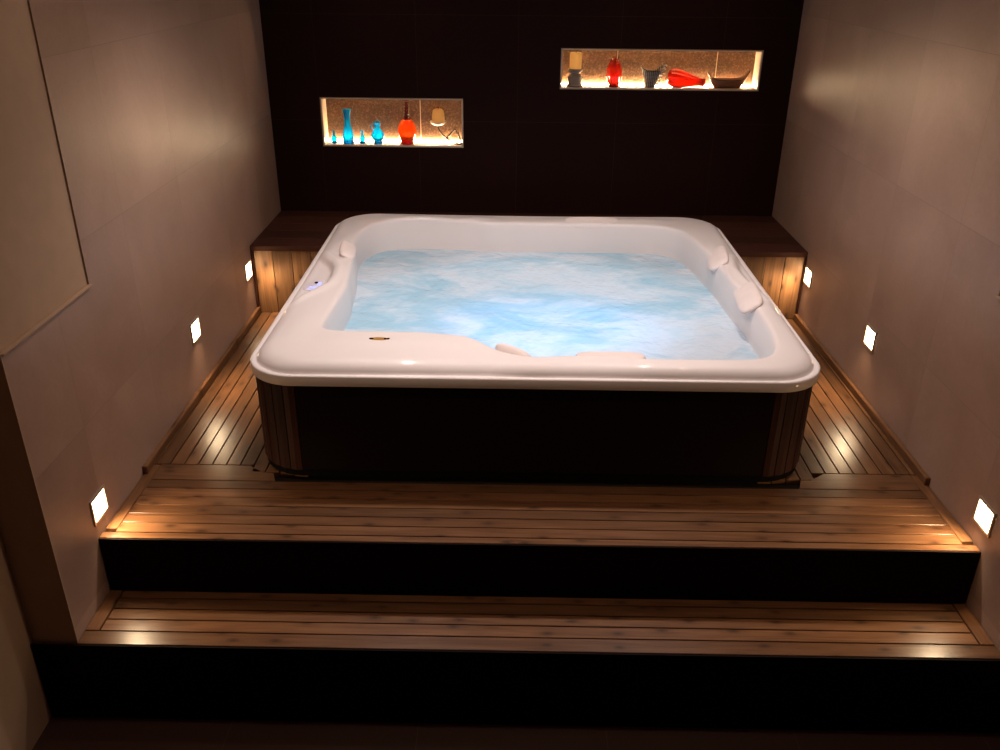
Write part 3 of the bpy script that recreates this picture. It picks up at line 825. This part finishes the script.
bm = bmesh.new(); tube(bm, [(2.331, NY-.01, ZRn+.002), (2.486, NY-.01, ZRn+.002)], .0018, 6); obj('seam', bm, AMBD, r)

# boat-shaped wooden bowl
xo = 2.646
r = ornament('wooden_bowl', 'long boat shaped wooden bowl with raised ends in the upper niche', 'bowl', xo, ZRn)
BW = wood('bowl_wood', 0, (.30, .13, .055), (.12, .04, .018), .4, knots=0)
bm = bmesh.new(); nb = 64; lay = []
def bowlpt(a, u, off):
    ca, sa = math.cos(a), math.sin(a); tip = abs(ca)**5
    Lx = (.072+.048*u**.9)-off; Ly = (.018+.028*u**.8)-off*.8
    top = .046+.040*tip*(1.25 if ca > 0 else 1.0)
    return (xo+ca*Lx+ .003*u*ca, NY+sa*max(Ly, .004), ZRn+top*u**1.25+(.004 if off else 0)*(1-u))
for i in range(13): lay.append([bm.verts.new(bowlpt(2*PI*j/nb, i/12, 0)) for j in range(nb)])
for i in range(12, -1, -1): lay.append([bm.verts.new(bowlpt(2*PI*j/nb, i/12, .006)) for j in range(nb)])
for a_, b__ in zip(lay, lay[1:]):
    for j in range(nb): bm.faces.new([a_[j], a_[(j+1) % nb], b__[(j+1) % nb], b__[j]])
bm.faces.new(lay[0][::-1]); bm.faces.new(lay[-1])
obj('body', bm, BW, r, True, angle=1.0)
bm = bmesh.new(); tube(bm, [bowlpt(2*PI*j/nb, 1, .003) for j in range(nb)], .0032, 8, closed=True)
obj('rim', bm, plain('dark_rim_wood', (.07, .022, .012), .4), r, True)

# ------------------------------------------------------------------ light
def spot(name, loc, target, power, size, blend, col, r=.04):
    l = bpy.data.lights.new(name, 'SPOT'); l.energy = power; l.spot_size = math.radians(size); l.spot_blend = blend
    l.color = col; l.shadow_soft_size = r
    o = bpy.data.objects.new(name, l); C.objects.link(o); o.location = loc
    o.rotation_euler = (Vector(target)-Vector(loc)).to_track_quat('-Z', 'Y').to_euler(); return o
WARM = (1.0, .86, .81)
for x in (.86, 2.14): spot('ceiling_downlight', (x, -1.72, ZC-.02), (x, -1.72, 0), 76, 125, .9, WARM, .035)
for x in (.75, 2.25): spot('ceiling_downlight', (x, -.45, ZC-.02), (x, -.45, 0), 4.5, 120, 1, (1, .78, .62), .03)
spot('ceiling_downlight', (1.5, -2.95, ZC-.02), (1.5, -3.0, 0), 22, 140, .8, (1, .70, .54), .05)
for x in (.62, 2.38): spot('ceiling_downlight', (x, -2.35, ZC-.02), (x, -2.35, 0), 6, 155, .8, (1, .70, .52), .03)
a = bpy.data.lights.new('room_fill', 'POINT'); a.energy = 2.5; a.shadow_soft_size = .12; a.color = (1, .74, .56)  # weak fill light added to brighten the side walls, no fixture behind it
o = bpy.data.objects.new('room_fill', a); C.objects.link(o); o.location = (1.5, -2.9, 2.04)
# underwater lamps in the footwell of the tub
for x, y, sz, en, col in ((1.58, -1.62, .95, 2.6, (.16, .52, 1.0)), (1.5, -1.35, 1.8, 4.3, (.68, .88, 1.0))):
    l = bpy.data.lights.new('underwater_lamp', 'AREA'); l.shape = 'ELLIPSE'; l.energy = en; l.color = col; l.size = sz; l.size_y = sz*.75
    o = bpy.data.objects.new('underwater_lamp', l); C.objects.link(o); o.location = (x, y, .16 if sz < 1.5 else .15); o.rotation_euler = (PI, 0, 0)

w = bpy.data.worlds.new('World'); bpy.context.scene.world = w; w.use_nodes = True
bg = w.node_tree.nodes['Background']; bg.inputs[0].default_value = (.012, .008, .006, 1); bg.inputs[1].default_value = 1

# ------------------------------------------------------------------ camera
cx, cy, cz, yaw, pitch, roll, fpx = 1.4057, -5.194, 1.8289, -.0104, -.4555, .0090, 866.97
fw_ = Vector((math.sin(yaw)*math.cos(pitch), math.cos(yaw)*math.cos(pitch), math.sin(pitch)))
rt = Vector((math.cos(yaw), -math.sin(yaw), 0)); up = rt.cross(fw_)
c_, s_ = math.cos(roll), math.sin(roll)
R_ = c_*rt+s_*up; U_ = -s_*rt+c_*up
cam = bpy.data.cameras.new('camera'); co = bpy.data.objects.new('camera', cam); C.objects.link(co)
mat = Matrix((( R_.x, U_.x, -fw_.x, cx), (R_.y, U_.y, -fw_.y, cy), (R_.z, U_.z, -fw_.z, cz), (0, 0, 0, 1)))
co.matrix_world = mat
cam.sensor_fit = 'HORIZONTAL'; cam.sensor_width = 36; cam.lens = fpx/1000*36; cam.clip_start = .05
S = bpy.context.scene; S.camera = co
S.view_settings.view_transform = 'Standard'; S.view_settings.look = 'None'
S.view_settings.gamma = 1; S.view_settings.exposure = 0; S.view_settings.use_curve_mapping = False
S.cycles.use_denoising = True; S.cycles.max_bounces = 8; S.cycles.transparent_max_bounces = 12
S.cycles.sample_clamp_indirect = 8
